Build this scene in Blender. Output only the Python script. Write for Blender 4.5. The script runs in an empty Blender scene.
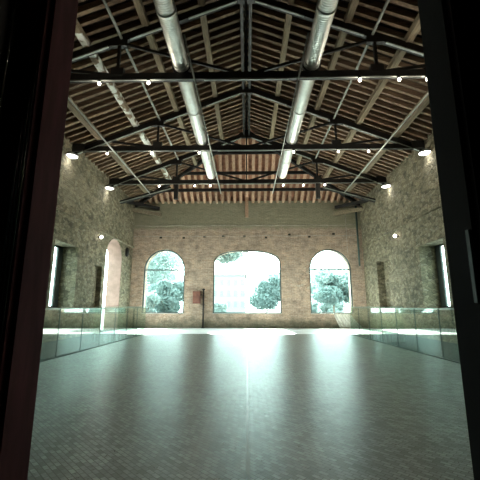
import bpy, math, random
from mathutils import Vector, Matrix
random.seed(7)
scene = bpy.context.scene
C = scene.collection
PI = math.pi

# ------------------------------------------------------------------ camera
CAMH = 1.10
cam_d = bpy.data.cameras.new('camera')
cam_d.sensor_width = 36.0
cam_d.lens = 36.0 * 342.0 / 480.0
cam_d.clip_start = 0.02
cam_d.clip_end = 600
cam = bpy.data.objects.new('camera', cam_d)
C.objects.link(cam)
cam.location = (0, 0, CAMH)
cam.rotation_euler = (math.radians(90 + 11.08), 0, math.radians(1.18))
scene.camera = cam

# ------------------------------------------------------------------ world, sun, exposure
W = bpy.data.worlds.new('sky'); scene.world = W
W.use_nodes = True
wn = W.node_tree
wn.nodes.clear()
wo = wn.nodes.new('ShaderNodeOutputWorld')
wb = wn.nodes.new('ShaderNodeBackground')
wb.inputs['Color'].default_value = (0.78, 1.0, 0.97, 1)
wb.inputs['Strength'].default_value = 6.0
wn.links.new(wb.outputs[0], wo.inputs[0])

sd = bpy.data.lights.new('sun', 'SUN')
sd.energy = 27.0
sd.angle = math.radians(2.0)
sd.color = (1.0, 0.96, 0.88)
so = bpy.data.objects.new('sun', sd); C.objects.link(so)
sdir = Vector((0.05, -1.0, -0.80)).normalized()      # light travels towards the camera, steeply down
so.rotation_euler = sdir.to_track_quat('-Z', 'Y').to_euler()
so.location = (3, 40, 40)

vs = scene.view_settings
vs.view_transform = 'Standard'
vs.look = 'None'
vs.exposure = 0.85
vs.gamma = 1.0
vs.use_curve_mapping = False
scene.cycles.use_denoising = True
scene.cycles.max_bounces = 10
scene.cycles.diffuse_bounces = 6
scene.cycles.transparent_max_bounces = 16
scene.cycles.sample_clamp_indirect = 12.0
scene.cycles.caustics_reflective = False
scene.cycles.caustics_refractive = False

# ------------------------------------------------------------------ main dimensions (metres)
HW = 6.4          # half width of hall
YF = 18.8         # inner face of far wall
TW = 0.7          # wall thickness
ZE = 6.95         # rafter underside at the wall
SL = 0.398        # roof slope
YH = 15.06        # ridge end / third truss
ZR = ZE + HW * SL
XR = 4.23         # balustrade line
YB0, YB1 = 5.6, 14.5
VOID = -4.0
YD = 1.9          # hall-side face of the front wall
DW = 1.117        # half width of doorway

def portal(name, loc, rot, sx, sy):
    l = bpy.data.lights.new(name, 'AREA')
    l.shape = 'RECTANGLE'; l.size = sx; l.size_y = sy
    l.cycles.is_portal = True
    o = bpy.data.objects.new(name, l); C.objects.link(o)
    o.location = loc; o.rotation_euler = rot
for px, pw in ((-4.47, 2.24), (0, 3.7), (4.47, 2.24)):
    portal('sky_portal', (px, YF + TW + 0.05, 2.5), (-PI/2, 0, 0), pw, 3.6)
portal('sky_portal', (-HW - TW - 0.05, 11.9, 2.2), (0, -PI/2, 0), 2.3, 1.7)
portal('sky_portal', (HW + TW + 0.05, 11.9, 2.2), (0, PI/2, 0), 2.3, 1.7)
portal('sky_portal', (-HW - TW - 0.05, 16.25, 2.2), (0, -PI/2, 0), 4.4, 2.2)

# ------------------------------------------------------------------ materials
def newmat(name):
    m = bpy.data.materials.new(name); m.use_nodes = True
    nt = m.node_tree
    b = nt.nodes['Principled BSDF']
    return m, nt, b
def N(nt, t, **kw):
    n = nt.nodes.new(t)
    for k, v in kw.items():
        if k.startswith('i_'):
            n.inputs[k[2:].replace('_', ' ')].default_value = v
        else:
            setattr(n, k, v)
    return n
def ramp(nt, stops, src=None, interp='LINEAR'):
    r = nt.nodes.new('ShaderNodeValToRGB')
    r.color_ramp.interpolation = interp
    e = r.color_ramp.elements
    while len(e) < len(stops): e.new(0.5)
    for i, (p, c) in enumerate(stops):
        e[i].position = p
        e[i].color = (*c, 1) if len(c) == 3 else c
    if src is not None: nt.links.new(src, r.inputs[0])
    return r
def objco(nt, scale=(1, 1, 1), rot=(0, 0, 0)):
    tc = N(nt, 'ShaderNodeTexCoord')
    mp = N(nt, 'ShaderNodeMapping')
    mp.inputs['Scale'].default_value = scale
    mp.inputs['Rotation'].default_value = rot
    nt.links.new(tc.outputs['Object'], mp.inputs['Vector'])
    return mp.outputs[0]
def mixc(nt, a, b, fac, mode='MIX'):
    m = N(nt, 'ShaderNodeMix', data_type='RGBA', blend_type=mode)
    for sock, v in ((m.inputs[0], fac), (m.inputs[6], a), (m.inputs[7], b)):
        if hasattr(v, 'is_linked') or hasattr(v, 'links'):
            nt.links.new(v, sock)
        elif isinstance(v, (tuple, list)):
            sock.default_value = (*v, 1) if len(v) == 3 else v
        else:
            sock.default_value = v
    return m.outputs[2]
def bump(nt, b, h, strength, dist):
    bp = N(nt, 'ShaderNodeBump', i_Strength=strength, i_Distance=dist)
    nt.links.new(h, bp.inputs['Height'])
    nt.links.new(bp.outputs[0], b.inputs['Normal'])
    return bp
def simple(name, col, rough=0.6, metal=0.0, var=0.25, scale=6.0, bmp=0.0, stretch=(1, 1, 1)):
    m, nt, b = newmat(name)
    co = objco(nt, stretch)
    n = N(nt, 'ShaderNodeTexNoise', i_Scale=scale, i_Detail=6.0, i_Roughness=0.6)
    nt.links.new(co, n.inputs['Vector'])
    d = tuple(max(0, c * (1 - var)) for c in col); l = tuple(min(1, c * (1 + var)) for c in col)
    r = ramp(nt, [(0.3, d), (0.7, l)], n.outputs[0])
    nt.links.new(r.outputs[0], b.inputs['Base Color'])
    b.inputs['Roughness'].default_value = rough
    b.inputs['Metallic'].default_value = metal
    if bmp: bump(nt, b, n.outputs[0], bmp, 0.02)
    return m

def masonry(name, axis, cols, mortar, brick=(0.27, 0.075), rubble=0.5, stain=None, moss=None):
    """rough masonry on a vertical wall; axis = the horizontal axis of the wall ('x' or 'y')"""
    m, nt, b = newmat(name)
    tc = N(nt, 'ShaderNodeTexCoord')
    sep = N(nt, 'ShaderNodeSeparateXYZ'); nt.links.new(tc.outputs['Object'], sep.inputs[0])
    cmb = N(nt, 'ShaderNodeCombineXYZ')
    nt.links.new(sep.outputs[0 if axis == 'x' else 1], cmb.inputs[0])
    nt.links.new(sep.outputs[2], cmb.inputs[1])
    nt.links.new(sep.outputs[1 if axis == 'x' else 0], cmb.inputs[2])
    wob = N(nt, 'ShaderNodeTexNoise', i_Scale=1.7, i_Detail=4.0)
    nt.links.new(cmb.outputs[0], wob.inputs['Vector'])
    wadd = N(nt, 'ShaderNodeVectorMath', operation='SCALE'); wadd.inputs['Scale'].default_value = 0.16
    nt.links.new(wob.outputs['Color'], wadd.inputs[0])
    wv = N(nt, 'ShaderNodeVectorMath', operation='ADD')
    nt.links.new(cmb.outputs[0], wv.inputs[0]); nt.links.new(wadd.outputs[0], wv.inputs[1])
    br = N(nt, 'ShaderNodeTexBrick', i_Scale=1.0, i_Mortar_Size=0.012, i_Mortar_Smooth=0.4, i_Bias=0.0)
    br.inputs['Brick Width'].default_value = brick[0]; br.inputs['Row Height'].default_value = brick[1]
    br.inputs['Color1'].default_value = (*cols[0], 1); br.inputs['Color2'].default_value = (*cols[1], 1)
    br.inputs['Mortar'].default_value = (*mortar, 1)
    nt.links.new(wv.outputs[0], br.inputs['Vector'])
    # rubble stones
    vo = N(nt, 'ShaderNodeTexVoronoi', i_Scale=5.5, i_Randomness=1.0)
    mp = N(nt, 'ShaderNodeMapping'); mp.inputs['Scale'].default_value = (1.0, 1.7, 1.0)
    nt.links.new(wv.outputs[0], mp.inputs[0]); nt.links.new(mp.outputs[0], vo.inputs['Vector'])
    vr = ramp(nt, [(0.0, cols[0]), (0.35, cols[2]), (0.7, cols[1]), (1.0, mortar)])
    sx = N(nt, 'ShaderNodeSeparateColor'); nt.links.new(vo.outputs['Color'], sx.inputs[0])
    nt.links.new(sx.outputs[0], vr.inputs[0])
    ve = N(nt, 'ShaderNodeTexVoronoi', i_Scale=5.5, feature='DISTANCE_TO_EDGE')
    nt.links.new(mp.outputs[0], ve.inputs['Vector'])
    er = ramp(nt, [(0.0, (0.5, 0.5, 0.5)), (0.12, (1, 1, 1))], ve.outputs['Distance'])
    stone = mixc(nt, vr.outputs[0], er.outputs[0], 0.8, 'MULTIPLY')
    # where rubble shows instead of brick
    big = N(nt, 'ShaderNodeTexNoise', i_Scale=0.55, i_Detail=3.0)
    nt.links.new(cmb.outputs[0], big.inputs['Vector'])
    bm_ = ramp(nt, [(max(0, 0.62 - rubble * 0.4), (0, 0, 0)), (min(1, 0.72 - rubble * 0.4), (1, 1, 1))], big.outputs[0])
    col = mixc(nt, br.outputs[0], stone, bm_.outputs[0])
    # broad weathering
    w2 = N(nt, 'ShaderNodeTexNoise', i_Scale=2.6, i_Detail=9.0, i_Roughness=0.7)
    nt.links.new(cmb.outputs[0], w2.inputs['Vector'])
    wr = ramp(nt, [(0.28, (0.42, 0.42, 0.42)), (0.5, (1, 1, 1)), (0.75, (1.35, 1.3, 1.2))], w2.outputs[0])
    col = mixc(nt, col, wr.outputs[0], 0.85, 'MULTIPLY')
    w3 = N(nt, 'ShaderNodeTexNoise', i_Scale=14.0, i_Detail=6.0, i_Roughness=0.7)
    nt.links.new(cmb.outputs[0], w3.inputs['Vector'])
    wr3 = ramp(nt, [(0.35, (0.55, 0.55, 0.55)), (0.5, (1, 1, 1))], w3.outputs[0])
    col = mixc(nt, col, wr3.outputs[0], 0.7, 'MULTIPLY')
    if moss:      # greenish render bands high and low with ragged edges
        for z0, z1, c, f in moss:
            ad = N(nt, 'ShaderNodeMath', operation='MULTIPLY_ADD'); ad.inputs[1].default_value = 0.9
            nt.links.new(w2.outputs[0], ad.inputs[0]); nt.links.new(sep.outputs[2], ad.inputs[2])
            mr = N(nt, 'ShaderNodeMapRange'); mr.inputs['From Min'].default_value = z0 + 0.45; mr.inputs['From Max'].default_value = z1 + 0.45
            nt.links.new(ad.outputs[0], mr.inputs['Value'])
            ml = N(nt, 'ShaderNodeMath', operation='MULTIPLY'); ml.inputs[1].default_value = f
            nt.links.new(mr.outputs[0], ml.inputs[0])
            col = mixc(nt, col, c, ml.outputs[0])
    nt.links.new(col, b.inputs['Base Color'])
    b.inputs['Roughness'].default_value = 0.9
    hm = mixc(nt, br.outputs['Fac'], (0, 0, 0), bm_.outputs[0])
    inv = N(nt, 'ShaderNodeInvert'); nt.links.new(hm, inv.inputs['Color'])
    hh = mixc(nt, inv.outputs[0], w3.outputs[0], 0.55)
    hh = mixc(nt, hh, er.outputs[0], mixc(nt, (0, 0, 0), (0.5, 0.5, 0.5), bm_.outputs[0]))
    bump(nt, b, hh, 0.9, 0.05)
    return m

M = {}
M['wall_far'] = masonry('old_brick', 'x', [(0.40, 0.285, 0.21), (0.58, 0.44, 0.335), (0.48, 0.375, 0.285)], (0.55, 0.48, 0.385), rubble=0.1,
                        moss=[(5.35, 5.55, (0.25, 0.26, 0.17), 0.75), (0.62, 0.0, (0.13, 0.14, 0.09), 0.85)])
M['wall_side'] = masonry('rubble_stone', 'y', [(0.14, 0.128, 0.083), (0.30, 0.27, 0.18), (0.22, 0.20, 0.132)], (0.29, 0.268, 0.195), rubble=0.75)
M['wall_dark'] = simple('dark_plaster', (0.02, 0.021, 0.02), 0.8)
M['black_paint'] = simple('black_door_paint', (0.006, 0.007, 0.007), 0.5, var=0.2)
M['rib_metal'] = simple('dark_polished_metal', (0.22, 0.25, 0.22), 0.22, metal=1.0, var=0.2)
M['jamb_black'] = simple('matt_black_jamb', (0.006, 0.007, 0.007), 0.95, var=0.2)
M['red_jamb'] = simple('oxblood_jamb_paint', (0.17, 0.045, 0.05), 0.9, var=0.35, scale=9, stretch=(1, 1, 0.2))
M['stone_sill'] = simple('pale_stone', (0.62, 0.62, 0.58), 0.7, var=0.12)
M['plaster_pink'] = simple('pink_plaster', (0.27, 0.185, 0.15), 0.9, var=0.2, scale=3)
M['steel_dark'] = simple('black_steel', (0.014, 0.014, 0.013), 0.55, var=0.4, scale=8)
M['steel_pale'] = simple('worn_paint_and_lit_edges', (0.34, 0.38, 0.34), 0.5, var=0.35, scale=3)
M['steel_tie'] = simple('lit_grey_flange', (0.20, 0.22, 0.20), 0.5, var=0.5, scale=2)
M['frame'] = simple('dark_window_frame', (0.07, 0.09, 0.085), 0.5, var=0.2)
M['frame_pale'] = simple('pale_window_frame', (0.50, 0.56, 0.54), 0.5, var=0.1)
M['roof_deck'] = simple('dark_roof_boards', (0.022, 0.016, 0.012), 0.9, var=0.5, scale=5)  # near-black boards above the rafters
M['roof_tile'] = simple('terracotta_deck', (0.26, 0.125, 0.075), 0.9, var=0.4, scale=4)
def wood(name, a, b_, stretch):
    m, nt, b = newmat(name)
    oi = N(nt, 'ShaderNodeObjectInfo')
    co = objco(nt, stretch)
    ad = N(nt, 'ShaderNodeVectorMath', operation='ADD')
    sc = N(nt, 'ShaderNodeMath', operation='MULTIPLY'); sc.inputs[1].default_value = 37.0
    nt.links.new(oi.outputs['Random'], sc.inputs[0])
    nt.links.new(co, ad.inputs[0]); nt.links.new(sc.outputs[0], ad.inputs[1])
    n = N(nt, 'ShaderNodeTexNoise', i_Scale=5.0, i_Detail=7.0, i_Roughness=0.65)
    nt.links.new(ad.outputs[0], n.inputs['Vector'])
    r = ramp(nt, [(0.3, a), (0.7, b_)], n.outputs[0])
    v = N(nt, 'ShaderNodeMapRange'); v.inputs['To Min'].default_value = 0.6; v.inputs['To Max'].default_value = 1.35
    nt.links.new(oi.outputs['Random'], v.inputs['Value'])
    col = mixc(nt, r.outputs[0], v.outputs[0], 1.0, 'MULTIPLY')
    nt.links.new(col, b.inputs['Base Color'])
    b.inputs['Roughness'].default_value = 0.85
    bump(nt, b, n.outputs[0], 0.5, 0.01)
    return m
M['rafter'] = wood('rafter_wood', (0.10, 0.072, 0.045), (0.36, 0.255, 0.165), (0.4, 3, 3))
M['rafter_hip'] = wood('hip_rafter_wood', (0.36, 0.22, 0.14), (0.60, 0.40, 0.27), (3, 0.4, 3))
M['purlin'] = wood('purlin_wood', (0.13, 0.105, 0.068), (0.33, 0.275, 0.185), (3, 0.4, 3))
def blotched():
    m, nt, b = newmat('purlin_painted_light')
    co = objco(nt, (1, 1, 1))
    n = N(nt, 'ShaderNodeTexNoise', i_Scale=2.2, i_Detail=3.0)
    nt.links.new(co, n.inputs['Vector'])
    r = ramp(nt, [(0.47, (0.26, 0.20, 0.13)), (0.52, (0.92, 0.95, 0.90))], n.outputs[0])  # pale blotches paint patches of light onto the purlin
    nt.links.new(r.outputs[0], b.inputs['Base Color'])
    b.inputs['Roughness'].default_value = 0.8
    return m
M['purlin_lit'] = blotched()
def floor_mat():
    m, nt, b = newmat('worn_brick_floor')
    co = objco(nt)
    rot = N(nt, 'ShaderNodeMapping'); rot.inputs['Rotation'].default_value = (0, 0, math.radians(45))
    nt.links.new(co, rot.inputs[0])
    br = N(nt, 'ShaderNodeTexBrick', i_Scale=1.0, i_Mortar_Size=0.004, i_Mortar_Smooth=0.4, i_Bias=0.0)
    br.inputs['Brick Width'].default_value = 0.075; br.inputs['Row Height'].default_value = 0.038
    br.inputs['Color1'].default_value = (0.026, 0.036, 0.028, 1); br.inputs['Color2'].default_value = (0.10, 0.133, 0.11, 1)
    br.inputs['Mortar'].default_value = (0.012, 0.015, 0.011, 1)
    nt.links.new(rot.outputs[0], br.inputs['Vector'])
    n1 = N(nt, 'ShaderNodeTexNoise', i_Scale=0.9, i_Detail=6.0, i_Roughness=0.65)
    nt.links.new(co, n1.inputs['Vector'])
    r1 = ramp(nt, [(0.3, (0.65, 0.65, 0.62)), (0.7, (1.3, 1.35, 1.3))], n1.outputs[0])
    col = mixc(nt, br.outputs[0], r1.outputs[0], 1.0, 'MULTIPLY')
    n2 = N(nt, 'ShaderNodeTexNoise', i_Scale=18.0, i_Detail=5.0, i_Roughness=0.7)
    nt.links.new(co, n2.inputs['Vector'])
    r2 = ramp(nt, [(0.35, (0.4, 0.4, 0.4)), (0.65, (1.5, 1.5, 1.5))], n2.outputs[0])
    col = mixc(nt, col, r2.outputs[0], 0.8, 'MULTIPLY')
    nt.links.new(col, b.inputs['Base Color'])
    rr = N(nt, 'ShaderNodeMapRange'); rr.inputs['From Min'].default_value = 0.3; rr.inputs['From Max'].default_value = 0.7; rr.inputs['To Min'].default_value = 0.25; rr.inputs['To Max'].default_value = 0.46
    nt.links.new(n2.outputs[0], rr.inputs['Value'])
    nt.links.new(rr.outputs[0], b.inputs['Roughness'])
    hh = mixc(nt, br.outputs['Fac'], n2.outputs[0], 0.6)
    bump(nt, b, hh, 0.35, 0.004)
    b.inputs['IOR'].default_value = 1.75
    bw = N(nt, 'ShaderNodeRGBToBW'); nt.links.new(col, bw.inputs[0])       # duller joints and worn bricks
    sp = N(nt, 'ShaderNodeMapRange'); sp.inputs['From Min'].default_value = 0.015; sp.inputs['From Max'].default_value = 0.16
    sp.inputs['To Min'].default_value = 0.35; sp.inputs['To Max'].default_value = 2.0
    nt.links.new(bw.outputs[0], sp.inputs['Value']); nt.links.new(sp.outputs[0], b.inputs['Specular IOR Level'])
    b.inputs['Specular Tint'].default_value = (0.88, 1.0, 0.97, 1)
    return m
M['floor'] = floor_mat()
M['floor_glare'] = simple('floor_daylight_glare', (0.86, 0.88, 0.87), 0.4, var=0.06, scale=2)  # pale colour paints the daylight glare on the floor by the end wall
M['seam'] = simple('pale_floor_joint', (0.46, 0.54, 0.51), 0.32, var=0.2)
M['ground'] = simple('gravel', (0.17, 0.19, 0.185), 0.95, var=0.15, scale=0.5)
def glass(name, tint, ior):
    m = bpy.data.materials.new(name); m.use_nodes = True
    nt = m.node_tree; nt.nodes.clear()
    o = N(nt, 'ShaderNodeOutputMaterial')
    t = N(nt, 'ShaderNodeBsdfTransparent'); t.inputs[0].default_value = (*tint, 1)
    g = N(nt, 'ShaderNodeBsdfGlossy'); g.inputs['Roughness'].default_value = 0.02
    g.inputs['Color'].default_value = (0.92, 1, 0.97, 1)
    f = N(nt, 'ShaderNodeFresnel', i_IOR=ior)
    ge = N(nt, 'ShaderNodeNewGeometry')          # thin pane: same reflectance entering and leaving
    mr = N(nt, 'ShaderNodeMapRange'); mr.inputs['To Min'].default_value = ior; mr.inputs['To Max'].default_value = 1.0 / ior
    nt.links.new(ge.outputs['Backfacing'], mr.inputs['Value']); nt.links.new(mr.outputs[0], f.inputs['IOR'])
    mx = N(nt, 'ShaderNodeMixShader')
    nt.links.new(f.outputs[0], mx.inputs[0]); nt.links.new(t.outputs[0], mx.inputs[1]); nt.links.new(g.outputs[0], mx.inputs[2])
    nt.links.new(mx.outputs[0], o.inputs[0])
    return m
M['rail_glass'] = glass('green_rail_glass', (0.91, 0.975, 0.945), 1.9)
M['pane'] = glass('window_glass', (0.95, 0.99, 0.98), 1.4)
M['glass_edge'] = simple('pale_green_glass_edge', (0.50, 0.68, 0.60), 0.25, var=0.1)
M['gasket'] = simple('dark_green_gasket', (0.05, 0.09, 0.075), 0.5)
def duct_mat():
    m, nt, b = newmat('galvanised_duct')
    co = objco(nt)
    n = N(nt, 'ShaderNodeTexNoise', i_Scale=5.0, i_Detail=4.0)
    nt.links.new(co, n.inputs['Vector'])
    r = ramp(nt, [(0.3, (0.60, 0.64, 0.60)), (0.7, (0.78, 0.82, 0.78))], n.outputs[0])
    nt.links.new(r.outputs[0], b.inputs['Base Color'])
    b.inputs['Metallic'].default_value = 0.85
    b.inputs['Roughness'].default_value = 0.42
    return m
M['duct'] = duct_mat()
def emit(name, col, s):
    m = bpy.data.materials.new(name); m.use_nodes = True
    nt = m.node_tree; nt.nodes.clear()
    o = N(nt, 'ShaderNodeOutputMaterial'); e = N(nt, 'ShaderNodeEmission')
    e.inputs[0].default_value = (*col, 1); e.inputs[1].default_value = s
    nt.links.new(e.outputs[0], o.inputs[0])
    return m
M['bulb'] = emit('lit_bulb', (1.0, 0.93, 0.80), 9.0)
M['lens'] = emit('lit_flood_lens', (1.0, 0.98, 0.92), 6.0)
M['rust'] = simple('rusty_red_box', (0.20, 0.085, 0.06), 0.7, var=0.35)
M['cable'] = simple('pale_cable', (0.45, 0.43, 0.37), 0.7)
M['pleats'] = simple('pale_pleats', (0.62, 0.62, 0.56), 0.9, var=0.3, scale=8, stretch=(3, 3, 0.3))
M['hole'] = simple('putlog_hole_dark', (0.03, 0.03, 0.02), 1.0)
M['building'] = simple('grey_render', (0.24, 0.26, 0.26), 0.9, var=0.06)
M['bwin'] = simple('far_window_glass', (0.17, 0.195, 0.195), 0.3)
M['roof_far'] = simple('far_roof', (0.12, 0.11, 0.10), 0.9)
M['bark'] = simple('bark', (0.16, 0.14, 0.11), 0.95, var=0.3)
def leafmat(name, a, b_):
    m, nt, b = newmat(name)
    co = objco(nt)
    n = N(nt, 'ShaderNodeTexNoise', i_Scale=1.3, i_Detail=5.0)
    nt.links.new(co, n.inputs['Vector'])
    r = ramp(nt, [(0.35, a), (0.65, b_)], n.outputs[0])
    nt.links.new(r.outputs[0], b.inputs['Base Color'])
    b.inputs['Roughness'].default_value = 0.6
    t = N(nt, 'ShaderNodeBsdfTranslucent'); nt.links.new(r.outputs[0], t.inputs[0])
    mx = N(nt, 'ShaderNodeMixShader'); mx.inputs[0].default_value = 0.4
    out = nt.nodes['Material Output']
    nt.links.new(b.outputs[0], mx.inputs[1]); nt.links.new(t.outputs[0], mx.inputs[2]); nt.links.new(mx.outputs[0], out.inputs[0])
    return m
M['leaf_a'] = leafmat('leaf_blue_green', (0.15, 0.225, 0.215), (0.23, 0.31, 0.30))
M['leaf_b'] = leafmat('leaf_pale', (0.25, 0.33, 0.315), (0.36, 0.44, 0.42))

# ------------------------------------------------------------------ mesh helpers
class MB:
    def __init__(s): s.v = []; s.f = []; s.sm = []
    def add(s, vs_, fs, smooth=False):
        o = len(s.v); s.v += [tuple(v) for v in vs_]
        for f in fs: s.f.append(tuple(i + o for i in f)); s.sm.append(smooth)
        return s
    def box(s, x0, x1, y0, y1, z0, z1):
        v = [(x, y, z) for x in (x0, x1) for y in (y0, y1) for z in (z0, z1)]
        return s.add(v, [(0, 1, 3, 2), (4, 6, 7, 5), (0, 4, 5, 1), (2, 3, 7, 6), (0, 2, 6, 4), (1, 5, 7, 3)])
    def bar(s, a, b, w, h, up=(0, 0, 1)):
        """rectangular bar between the centres of two end faces"""
        a, b = Vector(a), Vector(b); d = (b - a).normalized()
        u = Vector(up); sd = d.cross(u)
        if sd.length < 1e-4: sd = d.cross(Vector((0, 1, 0)))
        sd.normalize(); u = sd.cross(d).normalized()
        v = []
        for p in (a, b):
            for i, j in ((-1, -1), (1, -1), (1, 1), (-1, 1)): v.append(p + sd * (w / 2 * i) + u * (h / 2 * j))
        return s.add(v, [(3, 2, 1, 0), (4, 5, 6, 7), (0, 1, 5, 4), (1, 2, 6, 5), (2, 3, 7, 6), (3, 0, 4, 7)])
    def tube(s, pts, r, n=12, cap=True, radii=None):
        pts = [Vector(p) for p in pts]; base = len(s.v); vs_ = []; fs = []
        ref = None
        for i, p in enumerate(pts):
            d = (pts[min(i + 1, len(pts) - 1)] - pts[max(i - 1, 0)]).normalized()
            if ref is None:
                ref = d.cross(Vector((0, 0, 1)))
                if ref.length < 1e-3: ref = d.cross(Vector((1, 0, 0)))
            ref = (ref - d * ref.dot(d)).normalized(); o = d.cross(ref)
            rr = radii[i] if radii else r
            for k in range(n):
                a = 2 * PI * k / n
                vs_.append(p + ref * (rr * math.cos(a)) + o * (rr * math.sin(a)))
        for i in range(len(pts) - 1):
            for k in range(n):
                a0 = i * n + k; a1 = i * n + (k + 1) % n
                fs.append((a0, a1, a1 + n, a0 + n))
        s.add(vs_, fs, True)
        if cap:
            o = base; m_ = (len(pts) - 1) * n
            s.f.append(tuple(o + k for k in range(n))[::-1]); s.sm.append(False)
            s.f.append(tuple(o + m_ + k for k in range(n))); s.sm.append(False)
        return s
    def lathe(s, c, prof, n=16, axis=(0, 0, 1)):
        """profile of (radius, height) pairs turned about an axis through c"""
        c = Vector(c); ax = Vector(axis).normalized()
        q = Vector((0, 0, 1)).rotation_difference(ax)
        vs_ = []; fs = []
        for r, h in prof:
            for k in range(n):
                a = 2 * PI * k / n
                vs_.append(c + q @ Vector((r * math.cos(a), r * math.sin(a), h)))
        for i in range(len(prof) - 1):
            for k in range(n):
                a0 = i * n + k; a1 = i * n + (k + 1) % n
                fs.append((a0, a1, a1 + n, a0 + n))
        return s.add(vs_, fs, True)
    def build(s, name, mat, parent=None, **props):
        me = bpy.data.meshes.new(name); me.from_pydata(s.v, [], s.f); me.update()
        me.polygons.foreach_set('use_smooth', s.sm)
        me.materials.append(M[mat] if isinstance(mat, str) else mat)
        o = bpy.data.objects.new(name, me); C.objects.link(o)
        if parent is not None:
            o.parent = parent
            if parent.type == 'EMPTY' or True:
                o.matrix_parent_inverse = parent.matrix_basis.inverted()
        for k, v in props.items(): o[k] = v
        return o
def thing(name, label, cat, loc=(0, 0, 0), group=None, kind=None):
    o = bpy.data.objects.new(name, None); C.objects.link(o); o.location = loc
    o.empty_display_size = 0.2
    if kind: o['kind'] = kind
    else:
        o['label'] = label; o['category'] = cat
        if group: o['group'] = group
    return o
def tag(o, label, cat, group=None):
    o['label'] = label; o['category'] = cat
    if group: o['group'] = group
    return o
def struct(o, label=None):
    o['kind'] = 'structure'
    if label: o['label'] = label
    return o

def zr(x): return ZE + (HW - abs(x)) * SL            # underside of the common rafters
def hip_y(x): return YH + (YF - YH) * abs(x) / HW     # hip line in plan
HS = (ZR - ZE) / (YF - YH)
def zhip(y): return ZE + (YF - y) * HS

# ------------------------------------------------------------------ walls with openings
def wall_mesh(mp, u0, u1, z0, z1, ops, th, seg=20):
    """mp(u, d, z) -> point; ops = (ua, ub, sill, top(u), depth)"""
    mb = MB()
    def quad(pts): mb.add([mp(*p) for p in pts], [(0, 1, 2, 3)])
    def panel(ua, ub, za, zb):
        if zb - za < 1e-4: return
        quad([(ua, 0, za), (ub, 0, za), (ub, 0, zb), (ua, 0, zb)])
        quad([(ub, th, za), (ua, th, za), (ua, th, zb), (ub, th, zb)])
    cur = u0
    for ua, ub, sill, top, dep in sorted(ops, key=lambda o: o[0]):
        panel(cur, ua, z0, z1)
        us = [ua + (ub - ua) * (0.5 - 0.5 * math.cos(PI * i / seg)) for i in range(seg + 1)]
        for i in range(seg):
            a, b = us[i], us[i + 1]; ta, tb = top(a), top(b)
            panel(a, b, z0, sill)
            quad([(a, 0, ta), (b, 0, tb), (b, 0, z1), (a, 0, z1)])
            quad([(b, th, tb), (a, th, ta), (a, th, z1), (b, th, z1)])
            quad([(a, 0, sill), (b, 0, sill), (b, dep, sill), (a, dep, sill)])
            quad([(b, 0, tb), (a, 0, ta), (a, dep, ta), (b, dep, tb)])
            if dep < th - 1e-3:
                quad([(a, dep, sill), (b, dep, sill), (b, dep, tb), (a, dep, ta)])
                quad([(b, th, sill), (a, th, sill), (a, th, ta), (b, th, tb)])
        quad([(ua, 0, sill), (ua, dep, sill), (ua, dep, top(ua)), (ua, 0, top(ua))])
        quad([(ub, dep, sill), (ub, 0, sill), (ub, 0, top(ub)), (ub, dep, top(ub))])
        cur = ub
    panel(cur, u1, z0, z1)
    # closing edges
    quad([(u0, 0, z0), (u0, 0, z1), (u0, th, z1), (u0, th, z0)])
    quad([(u1, 0, z1), (u1, 0, z0), (u1, th, z0), (u1, th, z1)])
    quad([(u0, 0, z1), (u1, 0, z1), (u1, th, z1), (u0, th, z1)])
    return mb
def arch(c, hw, spring, rise, e=2.0):
    return lambda u: spring + rise * max(0.0, 1 - min(1.0, abs(u - c) / hw) ** e) ** (1 / e)
SILL = 0.74
FW = [(-4.58, 1.15, 3.12, 1.15, 2.0), (0.0, 1.87, 3.42, 0.80, 2.5), (4.56, 1.15, 3.12, 1.15, 2.0)]
ops = [(c - h, c + h, SILL, arch(c, h, s, r, e), TW) for c, h, s, r, e in FW]
wf = wall_mesh(lambda u, d, z: (u, YF + d, z), -HW, HW, 0.0, ZE + 0.1, ops, TW).build('wall_far', 'wall_far')
struct(wf, 'old brick end wall with three arched windows')
flat = lambda z: (lambda u: z)
SIDE_W = (11.1, 12.7, 1.07, 3.32)
opsL = [(SIDE_W[0], SIDE_W[1], SIDE_W[2], flat(SIDE_W[3]), TW),
        (14.15, 14.95, 1.07, flat(2.85), 0.22),
        (15.25, 17.25, 0.0, arch(16.25, 1.0, 3.35, 1.0), TW)]
wl = wall_mesh(lambda u, d, z: (-HW - d, u, z), YD, YF + TW, 0.0, ZE + 0.1, opsL, TW).build('wall_left', 'wall_side')
struct(wl, 'rubble stone side wall with an arched doorway')
opsR = [(SIDE_W[0], SIDE_W[1], SIDE_W[2], flat(SIDE_W[3]), TW),
        (15.55, 16.95, 1.07, flat(3.3), 0.35)]
wr_ = wall_mesh(lambda u, d, z: (HW + d, u, z), YD, YF + TW, 0.0, ZE + 0.1, opsR, TW).build('wall_right', 'wall_side')
struct(wr_, 'rubble stone side wall with two window recesses')
M['basement'] = simple('shade_dark_render', (0.05, 0.075, 0.065), 0.9, var=0.3, scale=2)  # dark colour paints the shade down in the side voids
struct(MB().box(-HW - TW, -HW, YD, YF, VOID, 0).build('wall_basement_left', 'basement'), 'render below floor level, coloured dark for shade in the void')
struct(MB().box(HW, HW + TW, YD, YF, VOID, 0).build('wall_basement_right', 'basement'), 'render below floor level, coloured dark for shade in the void')
struct(MB().box(-HW - TW, HW + TW, YF, YF + TW, VOID, 0).build('wall_basement_far', 'basement'), 'render below floor level, coloured dark for shade in the void')
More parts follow.
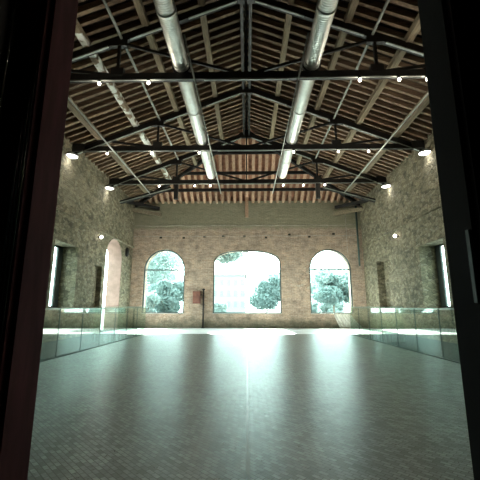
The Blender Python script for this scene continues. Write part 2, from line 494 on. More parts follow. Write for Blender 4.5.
# front wall around the doorway the camera looks through
DH = 4.3
mb = MB()
mb.box(-HW - TW, -DW - 0.06, YD - 0.25, YD, VOID, ZR + 0.4)
mb.box(DW + 0.06, HW + TW, YD - 0.25, YD, VOID, ZR + 0.4)
mb.box(-DW - 0.06, DW + 0.06, YD - 0.25, YD, DH + 0.06, ZR + 0.4)
struct(mb.build('wall_front', 'wall_dark'))
# vestibule the camera stands in
VX, VY, VZ = 2.4, -1.6, 4.5
struct(MB().box(-VX - 0.2, -VX, VY, YD - 0.25, -0.2, VZ).build('wall_vestibule_left', 'wall_dark'))
struct(MB().box(VX, VX + 0.2, VY, YD - 0.25, -0.2, VZ).build('wall_vestibule_right', 'wall_dark'))
struct(MB().box(-VX - 0.2, VX + 0.2, VY - 0.2, VY, -0.2, VZ).build('wall_vestibule_back', 'wall_dark'))
struct(MB().box(-VX - 0.2, VX + 0.2, VY - 0.2, YD - 0.25, VZ, VZ + 0.2).build('ceiling_vestibule', 'wall_dark'))
struct(MB().box(-VX - 0.2, VX + 0.2, VY - 0.2, YD - 0.25, -0.3, 0).build('floor_vestibule', 'wall_dark'))

# floor: platform between two side voids
mb = MB()
mb.box(-XR - 0.08, XR + 0.08, YD - 0.25, YB1, -0.3, 0)
mb.box(-HW, -XR - 0.08, YD, YB0 - 0.1, -0.3, 0)
mb.box(XR + 0.08, HW, YD, YB0 - 0.1, -0.3, 0)
mb.box(-HW, HW, YB1, 14.7, -0.3, 0)
fl = struct(mb.build('floor', 'floor'), 'worn glossy brick floor')
MB().box(-0.014, 0.014, YD, 14.7, 0.0, 0.003).build('floor_joint', 'seam', fl)
struct(MB().box(-HW, HW, 14.7, YF, -0.3, 0.0).build('floor_glare_strip', 'floor_glare'), 'strip of floor along the end wall, coloured pale for daylight glare')
struct(MB().box(-HW, HW, YD, YF, VOID - 0.2, VOID).build('floor_lower', 'floor'))
# ground outside (ring round the hall)
mb = MB()
e = HW + TW
mb.box(-160, 160, YF + TW, 320, -0.6, -0.25)
mb.box(-160, -e, -40, YF + TW, -0.6, -0.25)
mb.box(e, 160, -40, YF + TW, -0.6, -0.25)
struct(mb.build('ground', 'ground'))

# pink plaster lining of the arched doorway
mb = MB(); n_ = 24; at_ = arch(16.25, 0.985, 3.35, 0.985)
ring = [(15.265, 0.002)] + [(16.25 - 0.985 * math.cos(PI * k / n_), at_(16.25 - 0.985 * math.cos(PI * k / n_))) for k in range(n_ + 1)] + [(17.235, 0.002)]
for (ya, za), (yb, zb) in zip(ring[:-1], ring[1:]):
    mb.add([(-HW - 0.01, ya, za), (-HW - 0.01, yb, zb), (-HW - TW, yb, zb), (-HW - TW, ya, za)], [(0, 1, 2, 3)])
mb.build('doorway_lining', 'plaster_pink', wl)
# string courses and sills on the side walls
for sgn, nm in ((-1, 'trim_1'), (1, 'trim_2')):
    mb = MB()
    xa, xb = sorted((sgn * (HW - 0.07), sgn * (HW + 0.02)))
    mb.box(xa, xb, YD, YF, 4.34, 4.46)
    struct(mb.build(nm, 'wall_side'), 'shallow stone string course')
for sgn, nm in ((-1, 'trim_3'), (1, 'trim_4')):
    xa, xb = sorted((sgn * (HW - 0.16), sgn * HW))
    mb = MB().box(xa, xb, 10.9, 15.15, 1.0, 1.065)
    struct(mb.build(nm, 'stone_sill'), 'pale stone sill ledge under side window')
# putlog holes of the end wall
for i in range(9):
    x = -4.8 + i * 1.2 + random.uniform(-0.15, 0.15)
    z = 4.95 + random.uniform(-0.1, 0.12)
    MB().box(x - 0.07, x + 0.07, YF - 0.012, YF + 0.002, z, z + 0.10).build('putlog_hole', 'hole', wf)

# ------------------------------------------------------------------ windows
def window_far(i, c, hw, spring, rise, e, mat):
    y = YF + 0.13
    w = 0.07
    top = arch(c, hw, spring, rise, e)
    root = MB()
    n = 28
    us = [c - hw + 2 * hw * (0.5 - 0.5 * math.cos(PI * k / n)) for k in range(n + 1)]
    outer = [(c - hw, SILL)] + [(u, top(u)) for u in us] + [(c + hw, SILL)]
    cz = (SILL + spring) / 2
    def inset(p, q):
        x, z = p
        dx, dz = c - x, (spring if z > spring else z) - z
        l = math.hypot(dx, dz) or 1
        x2 = x + dx / l * q; z2 = z + dz / l * q
        if z <= SILL + 1e-6: z2 = SILL + q; x2 = x + (q if x < c else -q)
        return x2, z2
    inner = [inset(p, w) for p in outer]
    m = len(outer)
    vs_ = []; fs = []
    for d in (-0.035, 0.035):
        vs_ += [(x, y + d, z) for x, z in outer] + [(x, y + d, z) for x, z in inner]
    for k in range(m):
        k2 = (k + 1) % m
        a, b, c2, d2 = k, k2, m + k2, m + k
        fs.append((a, b, c2, d2)); fs.append((2*m + b, 2*m + a, 2*m + d2, 2*m + c2))
        fs.append((d2, c2, 2*m + c2, 2*m + d2))
    root.add(vs_, fs)
    wo_ = struct(root.build('window_%d' % i, mat), 'arched window frame in end wall')
    # panes
    def pane(poly):
        mb = MB(); k = len(poly)
        v = [(x, y - 0.004, z) for x, z in poly] + [(x, y + 0.004, z) for x, z in poly]
        f = [tuple(range(k)), tuple(range(2 * k - 1, k - 1, -1))] + [(a, a + k, (a + 1) % k + k, (a + 1) % k) for a in range(k)]
        mb.add(v, f); mb.build('pane', 'pane', wo_)
    if e < 2.3:
        ztr = spring
        MB().box(c - hw + 0.03, c + hw - 0.03, y - 0.04, y + 0.04, ztr - 0.03, ztr + 0.03).build('transom', 'frame', wo_)
        pane([(c - hw + w, SILL + w), (c + hw - w, SILL + w), (c + hw - w, ztr - 0.03), (c - hw + w, ztr - 0.03)])
        pane([p for p in inner if p[1] > ztr - 0.06][::-1])
    else:
        pane(inner[::-1])
    MB().box(c - hw, c + hw, YF - 0.02, YF + 0.10, SILL - 0.002, SILL + 0.02).build('window_sill', 'stone_sill', wo_)
for i, a in enumerate(FW): window_far(i + 1, *a, 'frame')
def window_side(i, sgn, dims=None):
    y0, y1, z0, z1 = dims or SIDE_W
    x = sgn * (HW + 0.62); d = 0.03
    xa, xb = x - d, x + d
    mb = MB()
    for a in ((y0, y0 + 0.06, z0, z1), (y1 - 0.34, y1, z0, z1), (y0, y1, z0, z0 + 0.06), (y0, y1, z1 - 0.06, z1)):
        mb.box(xa, xb, *a)
    o = struct(mb.build('window_%d' % i, 'frame'), 'plain rectangular window deep in side wall')
    MB().box(x - 0.004, x + 0.004, y0 + 0.06, y1 - 0.34, z0 + 0.06, z1 - 0.06).build('pane', 'pane', o)
window_side(4, -1); window_side(5, 1)

# doorway the camera looks through: frame and two opened leaves
mb = MB()
df = thing('door_1', '', '', (0, YD, 0), kind='structure')
for sgn in (-1, 1):
    xa, xb = sorted((sgn * DW, sgn * (DW + 0.06)))
    MB().box(xa, xb, YD - 0.22, YD + 0.01, 0, DH).build('jamb', 'red_jamb' if sgn < 0 else 'jamb_black', df)
    xa, xb = sorted((sgn * (DW + 0.0), sgn * (DW + 0.16)))
    MB().box(xa + (0 if sgn < 0 else 0.02), xb - (0.02 if sgn < 0 else 0), YD - 0.262, YD - 0.22, 0, DH).build('architrave', 'red_jamb' if sgn < 0 else 'jamb_black', df)
for k, xx in enumerate((-1.150, -1.168, -1.190)):
    MB().tube([(xx, YD - 0.270, 0.95), (xx, YD - 0.270, 2.55 - 0.12 * k)], 0.006, 10).build('glint_bar', 'rib_metal', df)  # thin polished bars added to catch upright glints left of the doorway
MB().box(DW - 0.012, DW, 1.69, 1.715, 1.12, 1.48).build('glint_plate', 'gasket', df)  # small plate added to give the faint glint on the right jamb
MB().box(-DW - 0.06, DW + 0.06, YD - 0.25, YD + 0.01, DH, DH + 0.06).build('door_head', 'black_paint', df)
for sgn, nm in ((-1, 'door_2'), (1, 'door_3')):
    x = sgn * (DW + 0.14)
    xa, xb = sorted((x, x + sgn * 0.045))
    lf = struct(MB().box(xa, xb, 0.55, YD - 0.28, 0.01, DH - 0.05).build(nm, 'black_paint'), 'opened black door leaf with upright ribs')
    for k in range(7):
        yy = 0.70 + k * 0.14
        MB().tube([(x - sgn * 0.004, yy, 0.06), (x - sgn * 0.004, yy, DH - 0.1)], 0.012, 8).build('rib', 'rib_metal', lf)

# ------------------------------------------------------------------ roof
mb = MB()
t = 0.17                                # rafter depth: deck lies on the rafters
for sgn in (-1, 1):
    pts = [(0, YD - 0.3, ZR), (sgn * (HW + TW), YD - 0.3, ZE - TW * SL), (sgn * (HW + TW), YF + TW, ZE - TW * SL), (0, YH, ZR)]
    lo = [(x, y, z + t) for x, y, z in pts]; hi = [(x, y, z + t + 0.12) for x, y, z in pts]
    f = [(0, 1, 2, 3), (7, 6, 5, 4), (0, 4, 5, 1), (1, 5, 6, 2), (2, 6, 7, 3), (3, 7, 4, 0)]
    mb.add(lo + hi, f if sgn > 0 else [q[::-1] for q in f])
ceil_ = struct(mb.build('ceiling', 'roof_deck'), 'dark pitched timber roof')
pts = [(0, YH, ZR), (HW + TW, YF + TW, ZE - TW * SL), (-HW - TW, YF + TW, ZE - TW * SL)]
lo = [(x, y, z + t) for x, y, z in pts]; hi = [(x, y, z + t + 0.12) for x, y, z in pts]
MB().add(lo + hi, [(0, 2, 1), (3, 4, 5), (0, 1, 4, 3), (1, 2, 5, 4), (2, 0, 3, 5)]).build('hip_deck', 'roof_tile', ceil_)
# common rafters, each its own piece
RW, RH = 0.095, 0.165
y = YD + 0.15
while y < YF - 0.1:
    for sgn in (-1, 1):
        xt = 0.06 if y < YH else HW * (y - YH) / (YF - YH) + 0.08
        if HW - xt < 0.25: continue
        jy = random.uniform(-0.02, 0.02); jz = random.uniform(-0.008, 0.012)
        a = (sgn * xt, y + jy, zr(xt) + RH / 2 + jz); b = (sgn * (HW + 0.25), y + jy, zr(HW + 0.25) + RH / 2 + jz)
        MB().bar(a, b, RW * random.uniform(0.85, 1.15), RH, (0, 0, 1)).build('rafter', 'rafter', ceil_)
    y += 0.30
x = -HW + 0.2
while x < HW - 0.1:
    y0 = hip_y(x) + 0.08
    if YF - y0 > 0.2:
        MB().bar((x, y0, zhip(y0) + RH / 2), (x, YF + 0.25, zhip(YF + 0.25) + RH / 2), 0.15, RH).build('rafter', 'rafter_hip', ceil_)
    x += 0.345
# purlins
def purlin(xc, w, h, mat):
    y1 = hip_y(xc) + 0.1
    z = zr(xc) - h / 2 - 0.01
    MB().bar((xc, YD - 0.02, z), (xc, y1, z), w, h).build('purlin', mat, ceil_)
for sgn in (-1, 1):
    purlin(sgn * 5.42, 0.20, 0.19, 'purlin')
    purlin(sgn * 4.12, 0.17, 0.18, 'purlin_lit' if sgn < 0 else 'purlin')
    purlin(sgn * 2.62, 0.16, 0.18, 'purlin')
    purlin(sgn * 1.17, 0.16, 0.18, 'purlin')
    MB().tube([(sgn * 3.22, YD, zr(3.22) - 0.30), (sgn * 3.22, 15.6, zr(3.22) - 0.30)], 0.038, 8).build('brace_rod', 'steel_pale', ceil_)
    MB().tube([(sgn * 1.90, YD, zr(1.90) - 0.16), (sgn * 1.90, YH + 0.2, zr(1.90) - 0.16)], 0.035, 8).build('brace_rod', 'steel_pale', ceil_)
for dx in (-0.12, 0.12):
    MB().bar((dx, YD - 0.02, ZR - 0.22), (dx, YH, ZR - 0.22), 0.09, 0.26).build('ridge_beam', 'steel_dark', ceil_)
MB().bar((0.0, YD - 0.02, ZR - 0.20), (0.0, YH, ZR - 0.20), 0.06, 0.10).build('ridge_batten', 'purlin', ceil_)
# hip end framing
for yy in (16.05, 17.05, 17.95):
    xx = HW * (yy - YH) / (YF - YH) - 0.05
    z = zhip(yy) - 0.10
    MB().bar((-xx, yy, z), (xx, yy, z), 0.10, 0.15).build('hip_purlin', 'steel_dark', ceil_)
for sgn in (-1, 1):
    MB().bar((0, YH, ZR - 0.16), (sgn * (HW - 0.02), YF - 0.02, ZE - 0.16), 0.12, 0.18).build('hip_beam', 'steel_dark', ceil_)
    o = MB().bar((sgn * HW, 16.5, 6.30), (sgn * 3.85, 16.5, 7.02), 0.12, 0.16).build('corner_strut', 'steel_dark', ceil_)
    MB().bar((sgn * HW, 16.43, 6.30 - 0.03), (sgn * 3.85, 16.43, 7.02 - 0.03), 0.03, 0.05).build('strut_flange', 'steel_pale', ceil_)
    MB().bar((sgn * (HW - 0.02), 18.35, 6.42), (sgn * 4.85, 18.7, 6.22), 0.15, 0.20).build('corner_timber', 'purlin', ceil_)
    MB().bar((sgn * (HW - 0.02), 17.4, 6.62), (sgn * 5.0, 18.72, 6.62), 0.14, 0.16).build('dragon_tie', 'steel_dark', ceil_)

# ------------------------------------------------------------------ trusses
TY = [3.9, 7.66, 11.62, YH]
TL = ['black steel roof truss overhead, close to the doorway',
      'nearest black steel roof truss in view, its tie bar carrying five bulbs',
      'middle black steel roof truss, spanning between the first and last tie bars',
      'farthest black steel roof truss, at the foot of the hipped end']
ZT = 6.70
def truss(y, label, last=False):
    r = thing('roof_truss', label, 'roof truss', (0, y, ZT), 'steel roof trusses')
    def P(mb, n, m='steel_dark'): return mb.build(n, m, r)
    tb = P(MB().box(-HW - 0.2, HW + 0.2, y - 0.05, y + 0.05, ZT, ZT + 0.20), 'tie_beam')
    MB().box(-HW + 0.02, HW - 0.02, y - 0.075, y - 0.045, ZT - 0.02, ZT + 0.012).build('tie_flange', 'steel_tie', tb)  # grey bead paints the light caught along the lower edge of the tie
    MB().box(-1.05, 1.05, y - 0.085, y - 0.045, ZT - 0.045, ZT - 0.02).build('splice_plate', 'steel_pale', tb)
    lo = lambda x: zr(x) - 0.40
    for s in (-1, 1):
        a = (s * 0.02, y, lo(0) + 0.10); b = (s * (HW + 0.1), y, lo(HW + 0.1) + 0.10)
        pr = P(MB().bar(a, b, 0.10, 0.20), 'principal_rafter')
        for (xa, xb) in ((0.25, 1.5), (2.0, 3.0), (3.55, 6.2)):
            MB().bar((s * xa, y - 0.04, lo(xa) - 0.008), (s * xb, y - 0.04, lo(xb) - 0.008), 0.055, 0.03).build('rafter_flange', 'steel_pale', pr)  # pale lengths paint light caught on the underside of the rafter
        P(MB().bar((s * 3.27, y, ZT + 0.1), (s * 3.27, y, lo(3.27) + 0.1), 0.07, 0.08, (0, 1, 0)), 'post')
        P(MB().bar((s * 3.27, y, ZT + 0.16), (s * 5.1, y, lo(5.1) + 0.05), 0.05, 0.07), 'strut')
        P(MB().bar((s * 3.27, y, lo(3.27) + 0.02), (s * 0.1, y, ZT + 0.16), 0.05, 0.07), 'strut')
        P(MB().box(s * 3.27 - 0.16, s * 3.27 + 0.16, y - 0.06, y + 0.06, ZT + 0.15, ZT + 0.36), 'gusset')
        P(MB().box(s * 3.27 - 0.20, s * 3.27 + 0.20, y - 0.06, y + 0.06, lo(3.27) - 0.10, lo(3.27) + 0.12), 'gusset')
        x0, x1 = sorted((s * (HW - 0.45), s * (HW + 0.1)))
        P(MB().box(x0, x1, y - 0.07, y + 0.07, ZT - 0.02, ZT + 0.30), 'shoe')
        if last:
            P(MB().box(s * 3.27 - 0.09, s * 3.27 + 0.09, y - 0.07, y + 0.07, ZT - 0.72, ZT - 0.02), 'drop_hanger')
    P(MB().bar((0, y, ZT + 0.1), (0, y, lo(0) + 0.1), 0.05, 0.06, (0, 1, 0)), 'king_rod')
    P(MB().box(-0.28, 0.28, y - 0.06, y + 0.06, lo(0) - 0.09, lo(0) + 0.16), 'gusset')
    return r
for i in (1, 2, 3): truss(TY[i], TL[i], i == 3)
# post hanging at the middle of the end wall
o = MB().box(-0.09, 0.09, 18.45, 18.6, 6.02, 7.2).build('hanging_post', 'rafter_hip', ceil_)

# ------------------------------------------------------------------ ducts
DX, DR = 1.64, 0.195
def duct(sgn):
    x = sgn * DX; z = ZT + 0.18 + DR + 0.02
    y0, y1 = YD + 0.05, YH - 0.1
    lab = 'silver spiral ventilation duct on the ' + ('left' if sgn < 0 else 'right') + ', lying across the roof tie bars'
    r = thing('ventilation_duct', lab, 'duct', (x, y0, z), 'spiral ventilation ducts')
    cuts = [y0, 4.9, 5.95, 7.5, 9.6, 11.5, 13.3, y1]
    for a, b in zip(cuts[:-1], cuts[1:]):
        pts = []; rad = []
        yy = a + 0.012; pitch = 0.055
        while yy < b - 0.012:
            for q, rr in ((0.0, 0), (0.020, 0), (0.028, 0.006), (0.040, 0.006), (0.048, 0)):
                if yy + q < b - 0.012: pts.append((x, yy + q, z)); rad.append(DR + rr)
            yy += pitch
        pts.append((x, b - 0.012, z)); rad.append(DR)
        mb = MB(); mb.tube(pts, DR, 28, True, rad); mb.build('duct_section', 'duct', r)
    for b in cuts[1:-1]:
        MB().tube([(x, b - 0.03, z), (x, b + 0.03, z)], DR + 0.018, 28).build('joint_collar', 'duct', r)
    MB().lathe((x, y1 - 0.012, z), [(DR, 0), (DR * 0.8, 0.05), (0.02, 0.07)], 28, (0, 1, 0)).build('end_cap', 'duct', r)
    for yy in TY[1:]:
        mb = MB()
        pts = [(x + (DR + 0.03) * math.cos(a), yy, z + (DR + 0.03) * math.sin(a)) for a in [PI + PI * k / 10 for k in range(11)]]
        for p, q in zip(pts[:-1], pts[1:]): mb.bar(p, q, 0.12, 0.025, (0, 1, 0)) if False else mb.bar(p, q, 0.03, 0.12, (0, 1, 0))
        mb.build('saddle', 'steel_dark', r)
for s in (-1, 1): duct(s)

# tracks and pipes hung below the tie bars
def track(x, y0, y1, z, r, label, name, mat='steel_pale'):
    o = thing(name, label, 'conduit' if name == 'conduit' else 'pipe', (x, y0, z), 'long runs under the ties')
    MB().tube([(x, y0, z), (x, y1, z)], r, 10).build('tube', mat, o)
    for yy in TY:
        if y0 < yy < y1: MB().box(x - 0.02, x + 0.02, yy - 0.03, yy + 0.03, z, ZT - 0.02).build('clip', 'steel_dark', o)
    return o
for s, nm in ((-1, 'left'), (1, 'right')):
    track(s * 1.28, 6.1, 16.2, ZT - 0.08, 0.022, 'thin pale conduit under the ties just inside the %s duct' % nm, 'conduit')
    track(s * 4.78, 5.2, 16.0, ZT - 0.10, 0.026, 'long pale pipe under the ties near the %s wall' % nm, 'pipe')

# ------------------------------------------------------------------ lamps
def bulb(x, y, label):
    r = thing('bulb_lamp', label, 'lamp', (x, y, ZT - 0.02), 'bulbs under the roof tie bars')
    z = ZT - 0.045
    MB().lathe((x, y - 0.09, z), [(0.0, 0.05), (0.03, 0.05), (0.035, 0.0), (0.028, -0.03), (0, -0.03)], 12).build('lamp_holder', 'steel_dark', r)
    MB().lathe((x, y - 0.09, z), [(0.0, -0.11), (0.024, -0.104), (0.038, -0.085), (0.040, -0.07), (0.035, -0.05), (0.024, -0.03), (0, -0.028)], 14).build('glass_bulb', 'bulb', r)
    MB().box(x - 0.012, x + 0.012, y - 0.11, y - 0.04, z + 0.045, z + 0.06).build('bracket', 'steel_dark', r)
    l = bpy.data.lights.new('bulb_light', 'POINT'); l.energy = 13; l.shadow_soft_size = 0.06; l.color = (1.0, 0.88, 0.72)
    lo = bpy.data.objects.new('bulb_light', l); C.objects.link(lo); lo.parent = r; lo.location = (0, -0.09, -0.14)
ORD = ['first', 'second', 'third', 'fourth', 'fifth', 'sixth', 'seventh']
for ti, xs, nm in ((1, (-3.68, -2.44, 2.80, 3.76, 4.44), 'nearest'), (2, (-5.08, -3.45, -1.72, 1.70, 3.30, 4.38), 'middle'), (3, (-4.05, -2.4, -1.68, 1.68, 2.6, 3.58), 'farthest')):
    for k, x in enumerate(xs):
        bulb(x, TY[ti], 'small lit bulb on the %s tie bar, %s of %s from the left' % (nm, ORD[k], {5: 'five', 6: 'six'}[len(xs)]))
def flood(sgn, y, label):
    x = sgn * (HW - 0.12); z = 6.42
    r = thing('flood_lamp', label, 'lamp', (x, y, z), 'white flood lamps high on the side walls')
    MB().lathe((x, y, z), [(0.05, 0.14), (0.09, 0.12), (0.20, 0.03), (0.215, -0.01), (0.20, -0.012)], 20).build('lamp_shade', 'steel_pale', r)
    MB().lathe((x, y, z), [(0.2, -0.006), (0.12, -0.02), (0.0, -0.026)], 20).build('lens', 'lens', r)
    MB().box(min(x, sgn * HW), max(x, sgn * HW), y - 0.02, y + 0.02, z + 0.10, z + 0.15).build('wall_bracket', 'steel_dark', r)
    l = bpy.data.lights.new('flood_light', 'SPOT'); l.energy = 14; l.spot_size = math.radians(150); l.spot_blend = 0.8
    l.shadow_soft_size = 0.15; l.color = (1, 0.95, 0.85)
    lo = bpy.data.objects.new('flood_light', l); C.objects.link(lo); lo.parent = r
    lo.location = (0, 0, -0.06)
flood(-1, 11.35, 'white flood lamp on the left wall below the middle tie bar, nearer one')
flood(-1, 14.75, 'white flood lamp on the left wall below the farthest tie bar')
flood(1, 11.35, 'white flood lamp on the right wall below the middle tie bar, nearer one')
flood(1, 14.75, 'white flood lamp on the right wall below the farthest tie bar')
def wall_lamp(sgn, label):
    x = sgn * HW; y, z = 14.3, 4.05
    r = thing('wall_lamp', label, 'lamp', (x, y, z), 'small round wall lamps')
    MB().lathe((x, y, z), [(0.0, 0.0), (0.05, 0.0), (0.05, 0.03), (0.02, 0.05), (0.02, 0.09)], 12, (-sgn, 0, 0)).build('wall_mount', 'steel_dark', r)
    MB().lathe((x - sgn * 0.14, y, z), [(0.0, -0.07), (0.045, -0.055), (0.07, 0.0), (0.045, 0.055), (0.0, 0.07)], 14).build('glass_globe', 'bulb', r)
wall_lamp(-1, 'small white globe lamp on the left stone wall, beside the arched doorway')
wall_lamp(1, 'small white globe lamp on the right stone wall, between the two recesses')
# dark oval fitting near the left corner
r = thing('wall_speaker', 'small dark oval fitting high on the left wall near the far corner', 'wall fitting', (-HW, 17.75, 3.95))
MB().lathe((-HW + 0.06, 17.75, 3.95), [(0.0, -0.26), (0.06, -0.22), (0.10, -0.08), (0.10, 0.08), (0.06, 0.22), (0.0, 0.26)], 14).build('casing', 'steel_dark', r)
MB().box(-HW, -HW + 0.06, 17.72, 17.78, 3.9, 4.0).build('wall_mount', 'steel_dark', r)

# ------------------------------------------------------------------ glass balustrades
def balustrade(sgn):
    nm = 'left' if sgn < 0 else 'right'
    x = sgn * XR
    r = thing('glass_balustrade', 'frameless green glass balustrade along the %s edge of the floor, turning to the wall' % nm, 'balustrade', (x, YB0, 0), 'glass balustrades')
    H = 1.06
    n = 8; L = (YB1 - YB0) / n
    for k in range(n):
        a = YB0 + k * L + 0.010; b = YB0 + (k + 1) * L - 0.010
        p = MB().box(x - 0.007, x + 0.007, a, b, 0.018, H).build('glass_panel', 'rail_glass', r)
        MB().box(x - 0.008, x + 0.008, a, b, H, H + 0.012).build('top_edge', 'glass_edge', p)
        if k: MB().box(x - 0.009, x + 0.009, a - 0.018, a - 0.002, 0.018, H).build('joint_strip', 'gasket', r)
    MB().box(x - 0.03, x + 0.03, YB0, YB1, 0.0, 0.018).build('base_channel', 'gasket', r)
    # return to the side wall
    xs = [sgn * (XR + (HW - 0.01 - XR) * k / 2) for k in range(3)]
    for k in range(2):
        a, b = sorted((xs[k], xs[k + 1]))
        p = MB().box(a + 0.01, b - 0.01, YB1 - 0.007, YB1 + 0.007, 0.018, H + 0.03).build('glass_panel', 'rail_glass', r)
        MB().box(a + 0.01, b - 0.01, YB1 - 0.009, YB1 + 0.009, H + 0.03, H + 0.05).build('top_edge', 'glass_edge', p)
    a, b = sorted((xs[0], xs[2]))
    MB().box(a, b, YB1 - 0.03, YB1 + 0.03, 0, 0.018).build('base_channel', 'gasket', r)
for s in (-1, 1): balustrade(s)

# ------------------------------------------------------------------ things on the end wall
r = thing('wall_box', 'rusty red metal box on the end wall beside the left arched window', 'box', (-2.73, YF - 0.1, 1.35))
MB().box(-2.93, -2.53, YF - 0.16, YF, 1.28, 1.94).build('case', 'rust', r)
d = MB().box(-2.90, -2.56, YF - 0.175, YF - 0.16, 1.31, 1.91).build('door', 'rust', r)
MB().box(-2.60, -2.58, YF - 0.20, YF - 0.175, 1.56, 1.66).build('handle', 'steel_dark', d)
MB().box(-2.53, -2.41, YF - 0.07, YF - 0.04, 1.72, 1.76).build('conduit_arm', 'steel_dark', r)
r = thing('standpipe', 'thin dark upright pipe between the rusty box and the middle window', 'pipe', (-2.36, YF - 0.1, 0))
MB().tube([(-2.36, YF - 0.1, 0), (-2.36, YF - 0.1, 1.98)], 0.04, 10).build('pipe', 'steel_dark', r)
MB().lathe((-2.36, YF - 0.1, 1.98), [(0.04, 0), (0.075, 0.02), (0.075, 0.08), (0.0, 0.11)], 12).build('cap', 'steel_dark', r)
MB().lathe((-2.36, YF - 0.1, 0), [(0.0, 0.04), (0.1, 0.03), (0.1, 0.0)], 12).build('foot_plate', 'steel_dark', r)
for z, w, nm in ((5.62, 'upper', 1), (5.02, 'lower', 2)):
    pts = []
    for k in range(41):
        x = -HW + 0.05 + (2 * HW - 0.4) * k / 40
        pts.append((x, YF - 0.03, z - 0.03 * abs(math.sin(k * PI / 8)) + 0.01 * random.random()))
    tag(MB().tube(pts, 0.012, 6).build('cable', 'cable'), '%s thin pale cable stretched along the end wall above the windows' % w, 'cable', 'cables on the end wall')
tag(MB().tube([(HW - 0.25, YF - 0.06, 3.3), (HW - 0.25, YF - 0.06, 6.7)], 0.05, 10).build('downpipe', 'gasket'), 'dark upright pipe in the far right corner of the hall', 'pipe')
tag(MB().tube([(5.55, YF - 0.03, 4.0), (5.55, YF - 0.03, 6.6)], 0.012, 6).build('cable', 'cable'), 'thin upright cable beside the far right corner', 'cable', 'cables on the end wall')
# pale pleated surface from the right sill to the floor
mb = MB(); nx, nz = 40, 12; vs_ = []
for j in range(nz + 1):
    tt = j / nz
    xa = 4.62 + 0.25 * tt ** 1.4 ; xb = 5.48 + 0.55 * tt ** 1.3
    z = SILL + 0.02 - (SILL + 0.0) * tt
    for i in range(nx + 1):
        u = i / nx
        vs_.append((xa + (xb - xa) * u, YF - 0.05 - 0.10 * tt - 0.035 * (1 + math.sin(u * 34 + 0.6 * math.sin(u * 9))) * (0.4 + tt), z + 0.012))
fs = [(j * (nx + 1) + i, j * (nx + 1) + i + 1, (j + 1) * (nx + 1) + i + 1, (j + 1) * (nx + 1) + i) for j in range(nz) for i in range(nx)]
mb.add(vs_, fs, True)
dr = mb.build('sheet', 'pleats')
sm = dr.modifiers.new('solid', 'SOLIDIFY'); sm.thickness = 0.008
tag(dr, 'pale pleated sheet running from the right window sill to the floor', 'sheet')

# ------------------------------------------------------------------ outside: building and trees
b = thing('building', 'grey rendered building with rows of small windows, seen through the middle window', 'building', (-4.2, 84, -0.25))
MB().box(-8.6, -0.4, 80, 90, -0.25, 8.4).build('wall', 'building', b)
rf = MB().add([(-9.0, 79.6, 8.4), (0.0, 79.6, 8.4), (0.0, 90.4, 8.4), (-9.0, 90.4, 8.4), (-7.0, 85, 10.0), (-2.0, 85, 10.0)],
              [(3, 2, 1, 0), (0, 1, 5, 4), (1, 2, 5), (2, 3, 4, 5), (3, 0, 4)]).build('roof', 'roof_far', b)
for fz in range(3):
    for k in range(5):
        x = -7.9 + k * 1.6; z = 1.0 + fz * 2.5
        w_ = MB().box(x, x + 0.85, 79.93, 80.02, z, z + 1.4).build('window', 'building', b)
        MB().box(x + 0.08, x + 0.77, 79.90, 79.94, z + 0.08, z + 1.32).build('pane', 'bwin', w_)

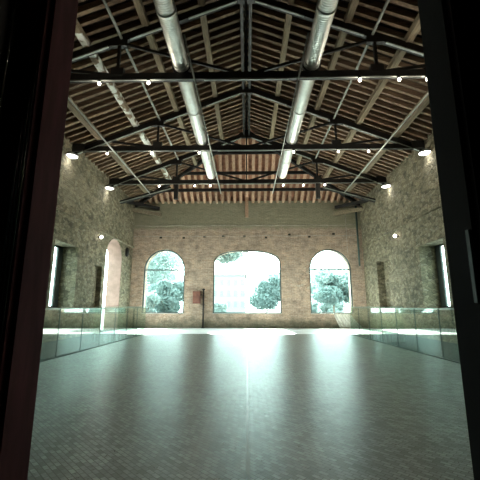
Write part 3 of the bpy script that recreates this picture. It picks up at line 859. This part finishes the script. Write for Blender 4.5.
def foliage(mb, cx, cy, cz, rx, ry, rz, n, size, rnd):
    for _ in range(n):
        while True:
            p = Vector((rnd.uniform(-1, 1), rnd.uniform(-1, 1), rnd.uniform(-1, 1)))
            if 0.25 < p.length < 1: break
        p = p.normalized() * (p.length ** 0.5)
        c = Vector((cx + p.x * rx, cy + p.y * ry, cz + p.z * rz))
        a = Vector((rnd.gauss(0, 1), rnd.gauss(0, 1), rnd.gauss(0, 1))).normalized()
        u = a.cross(Vector((rnd.gauss(0, 1), rnd.gauss(0, 1), rnd.gauss(0, 1)))).normalized()
        s = size * rnd.uniform(0.6, 1.3)
        mb.add([c - u * s, c + a * s * 0.5, c + u * s, c - a * s * 0.5], [(0, 1, 2, 3)])
def tree(name, x, y, trunk_h, h, rx, label, leaf, n, seed, lean=(0, 0), cat='tree', size=0.16):
    rnd = random.Random(seed)
    r = thing(name, label, cat, (x, y, -0.25), 'trees and bushes outside')
    mb = MB()
    top = Vector((x + lean[0], y + lean[1], trunk_h + (h - trunk_h) * 0.55))
    mb.tube([(x, y, -0.25), (x + lean[0] * 0.3, y + lean[1] * 0.3, trunk_h * 0.6), top], 0.12, 8, True, [0.09 + h * 0.012, 0.07 + h * 0.009, 0.04])
    for k in range(6):
        a = k * PI / 3 + rnd.uniform(-0.3, 0.3)
        st = Vector((x + lean[0] * 0.5, y + lean[1] * 0.5, trunk_h + (h - trunk_h) * 0.1))
        mb.tube([st, st + Vector((math.cos(a) * rx * 0.7, math.sin(a) * rx * 0.7, (h - trunk_h) * 0.4))], 0.05, 6, True, [0.06, 0.02])
    mb.build('trunk', 'bark', r)
    mb = MB()
    cz = (trunk_h + h) / 2; rz = (h - trunk_h) / 2
    k = 20
    for i in range(k):
        a = rnd.uniform(0, 2 * PI); q = rnd.uniform(0.2, 0.75); zz = rnd.uniform(-0.65, 0.7)
        foliage(mb, x + lean[0] + math.cos(a) * q * rx, y + lean[1] + math.sin(a) * q * rx, cz + zz * rz, rx * 0.42, rx * 0.42, rz * 0.38, n // k, size, rnd)
    mb.build('foliage', leaf, r, kind='stuff')
tree('tree', 2.5, 44, 0.5, 5.4, 2.2, 'blue green bushy tree in the right half of the middle window', 'leaf_a', 16000, 1)
tree('tree', 5.7, 50, 1.6, 7.6, 1.6, 'pale tree at the right edge of the middle window', 'leaf_b', 6000, 2)
tree('tree', -4.0, 27, 4.2, 9.0, 2.5, 'tree with leaves dipping into the top left of the middle window', 'leaf_b', 9000, 3, (1.5, 0))
tree('tree', -12.0, 48, 2.2, 10.6, 3.6, 'tall pale tree filling the upper half of the left window', 'leaf_b', 13000, 4)
tree('tree', -8.0, 35, 0.3, 3.7, 1.8, 'dense round blue green tree low on the right of the left window', 'leaf_a', 12000, 5)
tree('tree', -10.4, 41, 0.3, 4.6, 1.5, 'blue green tree behind the low bush in the left window', 'leaf_a', 9000, 12)
tree('bush', -9.3, 32, 0.0, 2.6, 1.1, 'pale low bush at the bottom left of the left window', 'leaf_b', 6000, 6, cat='bush')
tree('tree', 9.4, 38, 1.2, 5.4, 3.0, 'spreading blue green tree with a bare trunk in the right window', 'leaf_a', 15000, 8)
tree('tree', 13.2, 58, 1.4, 8.6, 4.4, 'tall pale tree behind the spreading tree in the right window', 'leaf_b', 11000, 9)
tree('bush', -3.7, 46, 0.0, 1.7, 1.2, 'low pale bush at the bottom left of the middle window', 'leaf_b', 4000, 10, cat='bush')
tree('bush', 9.0, 52, 0.0, 1.9, 2.2, 'low bush left of the trunk in the right window', 'leaf_b', 5000, 11, cat='bush')
tree('bush', 11.3, 47, 0.0, 2.6, 1.9, 'low bush right of the trunk in the right window', 'leaf_b', 5000, 13, cat='bush')
tree('tree', -14.2, 60, 1.2, 9.0, 3.4, 'pale far tree at the left edge of the left window', 'leaf_b', 8000, 14)
